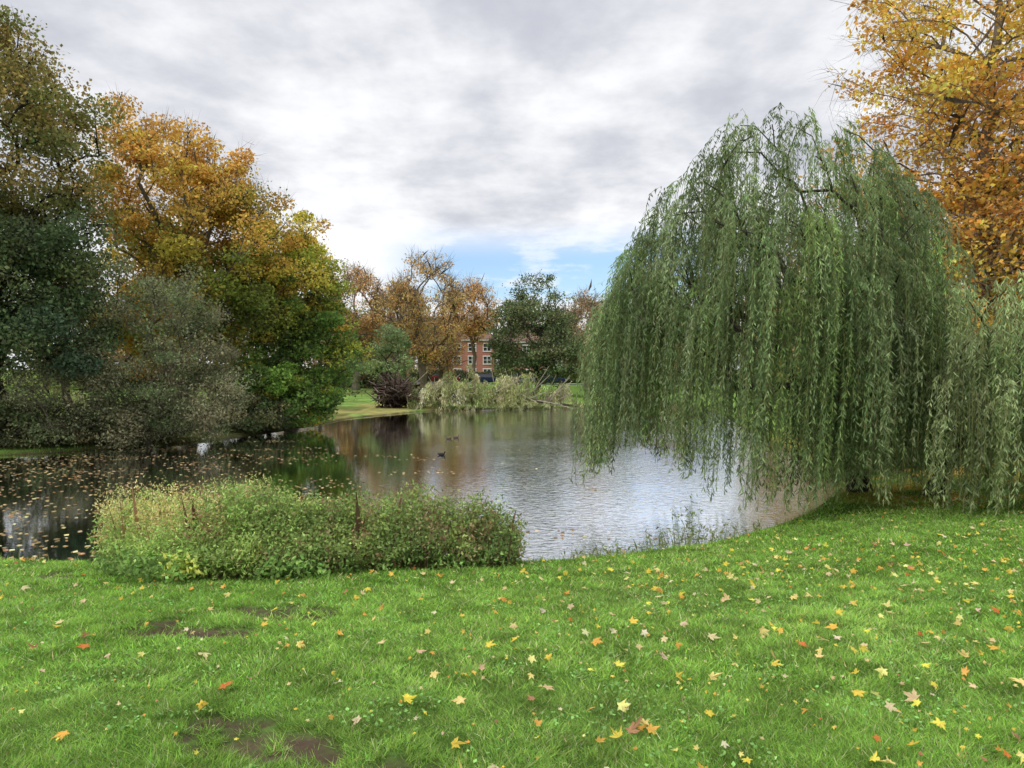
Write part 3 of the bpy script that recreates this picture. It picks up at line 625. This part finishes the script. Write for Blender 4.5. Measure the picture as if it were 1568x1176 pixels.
def house(x, y, w, dpt, eave, roofh, bays, storeys=3, door=1):
    e = bpy.data.objects.new('brick_house', None); scene.collection.objects.link(e); z = H(x, y) - .2; e.location = (x, y, z)
    V, Fc = [], []; box(V, Fc, -w / 2, w / 2, 0, dpt, 0, eave); obj('walls', V, Fc, M_BR, e)
    V = [(-w / 2 - .5, -.5, eave + .003), (w / 2 + .5, -.5, eave + .003), (w / 2 + .5, dpt + .5, eave + .003), (-w / 2 - .5, dpt + .5, eave + .003), (-w / 2 + 3, dpt / 2, eave + roofh), (w / 2 - 3, dpt / 2, eave + roofh)]
    obj('roof', V, [[0, 1, 5, 4], [1, 2, 5], [2, 3, 4, 5], [3, 0, 4], [3, 2, 1, 0]], M_RF, e)
    V, Fc = [], []; box(V, Fc, -w / 2 - .3, w / 2 + .3, -.3, -.003, eave - .35, eave - .02); obj('cornice', V, Fc, M_WH, e)
    Vf, Ff, Vg, Fg = [], [], [], []
    bw = w / bays; sh = (eave - .8) / storeys
    for s in range(storeys):
        for b in range(bays):
            if s == 0 and b == door: continue
            cx = -w / 2 + bw * (b + .5); z0 = .9 + s * sh; z1 = z0 + sh * .56; hw = .62
            box(Vg, Fg, cx - hw, cx + hw, -.04, -.003, z0, z1)
            for q in (cx - hw - .1, cx - .04, cx + hw): box(Vf, Ff, q, q + (.1 if q != cx - .04 else .08), -.09, -.002, z0, z1)
            for q in (z0 - .14, (z0 + z1) / 2 - .035, z1): box(Vf, Ff, cx - hw - .14, cx + hw + .14, -.12, -.001, q, q + (.14 if q != (z0 + z1) / 2 - .035 else .07))
    cx = -w / 2 + bw * (door + .5); V, Fc = [], []; box(V, Fc, cx - .5, cx + .5, -.06, -.003, .2, 2.4); obj('door', V, Fc, plain('door_paint', (.05, .08, .06)), e)
    box(Vf, Ff, cx - .75, cx - .52, -.15, -.002, .2, 2.5); box(Vf, Ff, cx + .52, cx + .75, -.15, -.002, .2, 2.5); box(Vf, Ff, cx - .85, cx + .85, -.3, -.002, 2.52, 2.8)
    obj('window_frames', Vf, Ff, M_WH, e); obj('window_panes', Vg, Fg, M_GL, e)
    V, Fc = [], []
    for q in (-w / 4, w / 4): box(V, Fc, q - .7, q + .7, dpt / 2 - .4, dpt / 2 + .4, eave + roofh - 1, eave + roofh + 1.5)
    obj('chimneys', V, Fc, M_BR, e)
house(-9.5, 128, 13, 9, 7.4, 2.6, 5); house(6.5, 126, 16, 9, 7.0, 2.6, 6, door=3); house(-26, 132, 15, 9, 8, 3, 5); house(26, 128, 16, 9, 8, 3, 6)

# ------------------------------------------------------------ parked cars
def car(x, y, col, yaw=0, s=1.0):
    e = bpy.data.objects.new('parked_car', None); scene.collection.objects.link(e); e.location = (x, y, H(x, y) + .02); e.rotation_euler = (0, 0, yaw); e.scale = (s,) * 3
    def extr(pts, w0, inset=None):
        n = len(pts); V = [(a, -w0 * (inset[i] if inset else 1), b) for i, (a, b) in enumerate(pts)] + [(a, w0 * (inset[i] if inset else 1), b) for i, (a, b) in enumerate(pts)]
        Fc = [list(range(n)), list(range(2 * n - 1, n - 1, -1))] + [[(i + 1) % n, i, i + n, (i + 1) % n + n] for i in range(n)]; return V, Fc
    M = plain('car_paint', col, .25, .3, .6, .02)
    def arch(cx, r=.36): return [(cx - r * math.cos(t), .3 + r * math.sin(t)) for t in np.linspace(0, math.pi, 7)]
    low = [(-2.1, .3)] + arch(-1.3) + arch(1.3) + [(2.1, .3), (2.15, .55), (2.05, .78), (1.1, .92), (-1.75, .96), (-2.1, .88), (-2.16, .6)]
    V, Fc = extr(low, .88); obj('body', V, Fc, M, e, .03)
    cab = [(1.15, .93), (.5, 1.4), (-.2, 1.48), (-1.3, 1.42), (-1.85, .97)]; V, Fc = extr(cab, .82, [1, .8, .78, .8, 1]); obj('windows', V, Fc, M_GL, e, .02)
    rf_ = [(.48, 1.43), (-.2, 1.51), (-1.3, 1.45), (-1.34, 1.41), (-.2, 1.46), (.52, 1.39)]; V, Fc = extr(rf_, .69); obj('roof_panel', V, Fc, M, e)
    for k, px_ in enumerate((-1.3, 1.3)):
        for q, py_ in enumerate((-.78, .78)):
            n = 16; V = [(px_ + .31 * math.cos(i * 2 * math.pi / n), py_ - .1, .31 + .31 * math.sin(i * 2 * math.pi / n)) for i in range(n)]; V += [(a, b + .2, c) for a, b, c in V]
            obj('wheel_%d' % (k * 2 + q + 1), V, [list(range(n)), list(range(2 * n - 1, n - 1, -1))] + [[(i + 1) % n, i, i + n, (i + 1) % n + n] for i in range(n)], M_RB, e)
    V, Fc = [], []; box(V, Fc, 2.08, 2.17, -.75, -.45, .62, .74); box(V, Fc, 2.08, 2.17, .45, .75, .62, .74); obj('headlamps', V, Fc, M_WH, e)
for x, y, c in [(-3.6, 110, (.02, .03, .08)), (1.4, 111, (.3, .3, .32)), (5.9, 110.5, (.02, .04, .12)), (12.4, 109, (.02, .02, .025)), (18, 109, (.5, .5, .5)), (-10, 111, (.2, .02, .02))]: car(x, y, c, rd.normal(0, .04))
B = MB(); xs = np.linspace(-60, 60, 60); V = []
for x in xs: V += [(x, 107, H(x, 107) + .02), (x, 114, H(x, 114) + .02)]
Fq = [[2 * i, 2 * i + 2, 2 * i + 3, 2 * i + 1] for i in range(59)]; B.add(V, Fq, (.05, .05, .05)); B.build('road', [plain('asphalt', (.05, .05, .052), .9, noise=.25)])

# ------------------------------------------------------------ water birds
def bird(name, x, y, yaw, col, bill, s=.75):
    me = bpy.data.meshes.new(name)
    pts = [((0, 0, .06), .085), ((.11, 0, .065), .07), ((.16, 0, .12), .035), ((.175, 0, .18), .03), ((.20, 0, .21), .036), ((-.11, 0, .07), .06), ((-.2, 0, .10), .022)]
    me.from_pydata([p for p, r in pts], [(0, 1), (1, 2), (2, 3), (3, 4), (0, 5), (5, 6)], []); o = bpy.data.objects.new(name, me); scene.collection.objects.link(o)
    md = o.modifiers.new('s', 'SKIN')
    for i, (p, r) in enumerate(pts): me.skin_vertices[0].data[i].radius = (r, r)
    me.skin_vertices[0].data[0].use_root = True
    o.modifiers.new('u', 'SUBSURF').levels = 2; o.modifiers['u'].render_levels = 2
    me.materials.append(plain(name + '_plumage', col, .7)); o.location = (x, y, -.01); o.rotation_euler = (0, 0, yaw); o.scale = (s, s, s)
    V = [(.225, -.015, .215), (.225, .015, .215), (.225, 0, .195), (.285, 0, .2)]; obj('bill', V, [[0, 1, 3], [1, 2, 3], [2, 0, 3], [0, 2, 1]], plain(name + '_bill', bill), o)
bird('coot', -2.62, 27.4, math.pi * .05, (.02, .02, .022), (.8, .78, .75)); bird('mallard_duck', -2.9, 33.8, math.pi * .9, (.10, .075, .05), (.5, .35, .05)); bird('mallard_duck', -2.6, 34.3, .4, (.12, .09, .06), (.5, .35, .05))

# ------------------------------------------------------------ world
w = bpy.data.worlds.new('World'); scene.world = w; w.use_nodes = True; nt = w.node_tree; nt.nodes.clear(); l = nt.links.new
SEL, SAZ = math.radians(42), math.radians(-125)
out = N(nt, 'ShaderNodeOutputWorld'); bg = N(nt, 'ShaderNodeBackground'); bg.inputs[1].default_value = .1
sky = N(nt, 'ShaderNodeTexSky', sky_type='NISHITA'); sky.sun_disc = False; sky.sun_elevation = SEL; sky.sun_rotation = SAZ
tc = N(nt, 'ShaderNodeTexCoord'); sp = N(nt, 'ShaderNodeSeparateXYZ'); l(tc.outputs['Generated'], sp.inputs[0])
def M(op, a, b=None, c=None):
    n = N(nt, 'ShaderNodeMath', operation=op)
    for i, q in enumerate((a, b, c)):
        if q is None: continue
        if isinstance(q, (int, float)): n.inputs[i].default_value = q
        else: l(q, n.inputs[i])
    return n.outputs[0]
def MR(x, a, b, c, d, sm=True):
    n = N(nt, 'ShaderNodeMapRange', interpolation_type='SMOOTHSTEP' if sm else 'LINEAR'); l(x, n.inputs[0])
    for i, q in enumerate((a, b, c, d)): n.inputs[i + 1].default_value = q
    return n.outputs[0]
zz = M('MAXIMUM', sp.outputs[2], 0.0); den = M('ADD', zz, .14)
u = M('DIVIDE', sp.outputs[0], den); v = M('DIVIDE', sp.outputs[1], den)
cb = N(nt, 'ShaderNodeCombineXYZ'); l(u, cb.inputs[0]); l(v, cb.inputs[1])
def noise(scale, det, rough, off, dist=0, sc=(1, 1, 1)):
    mp = N(nt, 'ShaderNodeMapping'); mp.inputs['Location'].default_value = off; mp.inputs['Scale'].default_value = sc; l(cb.outputs[0], mp.inputs[0])
    n = N(nt, 'ShaderNodeTexNoise', noise_dimensions='2D'); n.inputs['Scale'].default_value = scale; n.inputs['Detail'].default_value = det; n.inputs['Roughness'].default_value = rough; n.inputs['Distortion'].default_value = dist
    l(mp.outputs[0], n.inputs[0]); return n.outputs[0]
nA = noise(1.0, 5, .5, (3.1, 1.7, 0), .35, (1.15, .8, 1)); nB = noise(3.0, 5, .58, (7, 2, 1), 0, (1, 1, 1))
az = M('DIVIDE', sp.outputs[0], M('MAXIMUM', sp.outputs[1], .05))
elev = MR(zz, .10, .32, 1, 0); front = MR(sp.outputs[1], -.2, .9, 0, 1)
br = M('ADD', M('ADD', M('MULTIPLY', nA, .78), M('MULTIPLY', nB, .46)), M('MULTIPLY', M('MULTIPLY', elev, front), .15))
t = MR(br, .46, .86, 0, 1)
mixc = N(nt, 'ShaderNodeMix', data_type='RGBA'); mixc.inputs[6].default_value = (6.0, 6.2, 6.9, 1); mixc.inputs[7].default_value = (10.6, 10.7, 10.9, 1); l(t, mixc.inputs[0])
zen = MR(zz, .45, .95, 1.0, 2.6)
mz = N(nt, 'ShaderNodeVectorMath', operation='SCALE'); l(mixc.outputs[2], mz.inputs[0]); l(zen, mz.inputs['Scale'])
ga = M('MULTIPLY', MR(zz, .08, .10, 0, 1), MR(zz, .14, .20, 1, 0)); gb = M('MULTIPLY', MR(az, -.20, -.08, 0, 1), MR(az, .18, .36, 1, 0))
gap = M('MULTIPLY', ga, gb); g2_ = M('MULTIPLY', gap, MR(nB, .48, .68, 1, .5))
skb = N(nt, 'ShaderNodeMix', data_type='RGBA', blend_type='MULTIPLY'); skb.inputs[0].default_value = 1; l(sky.outputs[0], skb.inputs[6]); skb.inputs[7].default_value = (1.45, 1.6, 1.85, 1)
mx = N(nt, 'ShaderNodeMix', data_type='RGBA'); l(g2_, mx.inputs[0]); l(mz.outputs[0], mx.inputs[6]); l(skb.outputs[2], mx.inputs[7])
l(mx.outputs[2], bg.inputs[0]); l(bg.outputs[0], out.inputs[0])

sun = bpy.data.lights.new('sun', 'SUN'); sun.energy = 1.5; sun.angle = math.radians(18); sun.color = (1, .96, .88)
so = bpy.data.objects.new('sun', sun); scene.collection.objects.link(so)
dv = Vector((math.sin(SAZ) * math.cos(SEL), math.cos(SAZ) * math.cos(SEL), math.sin(SEL))); so.rotation_euler = dv.to_track_quat('Z', 'Y').to_euler()

cam = bpy.data.cameras.new('camera'); cam.lens = 26; cam.sensor_width = 36; cam.clip_end = 5000; cam.clip_start = .05
co = bpy.data.objects.new('camera', cam); scene.collection.objects.link(co); co.location = (0, 0, 3.2); co.rotation_euler = (math.radians(90 - 1.16), 0, 0)
scene.camera = co
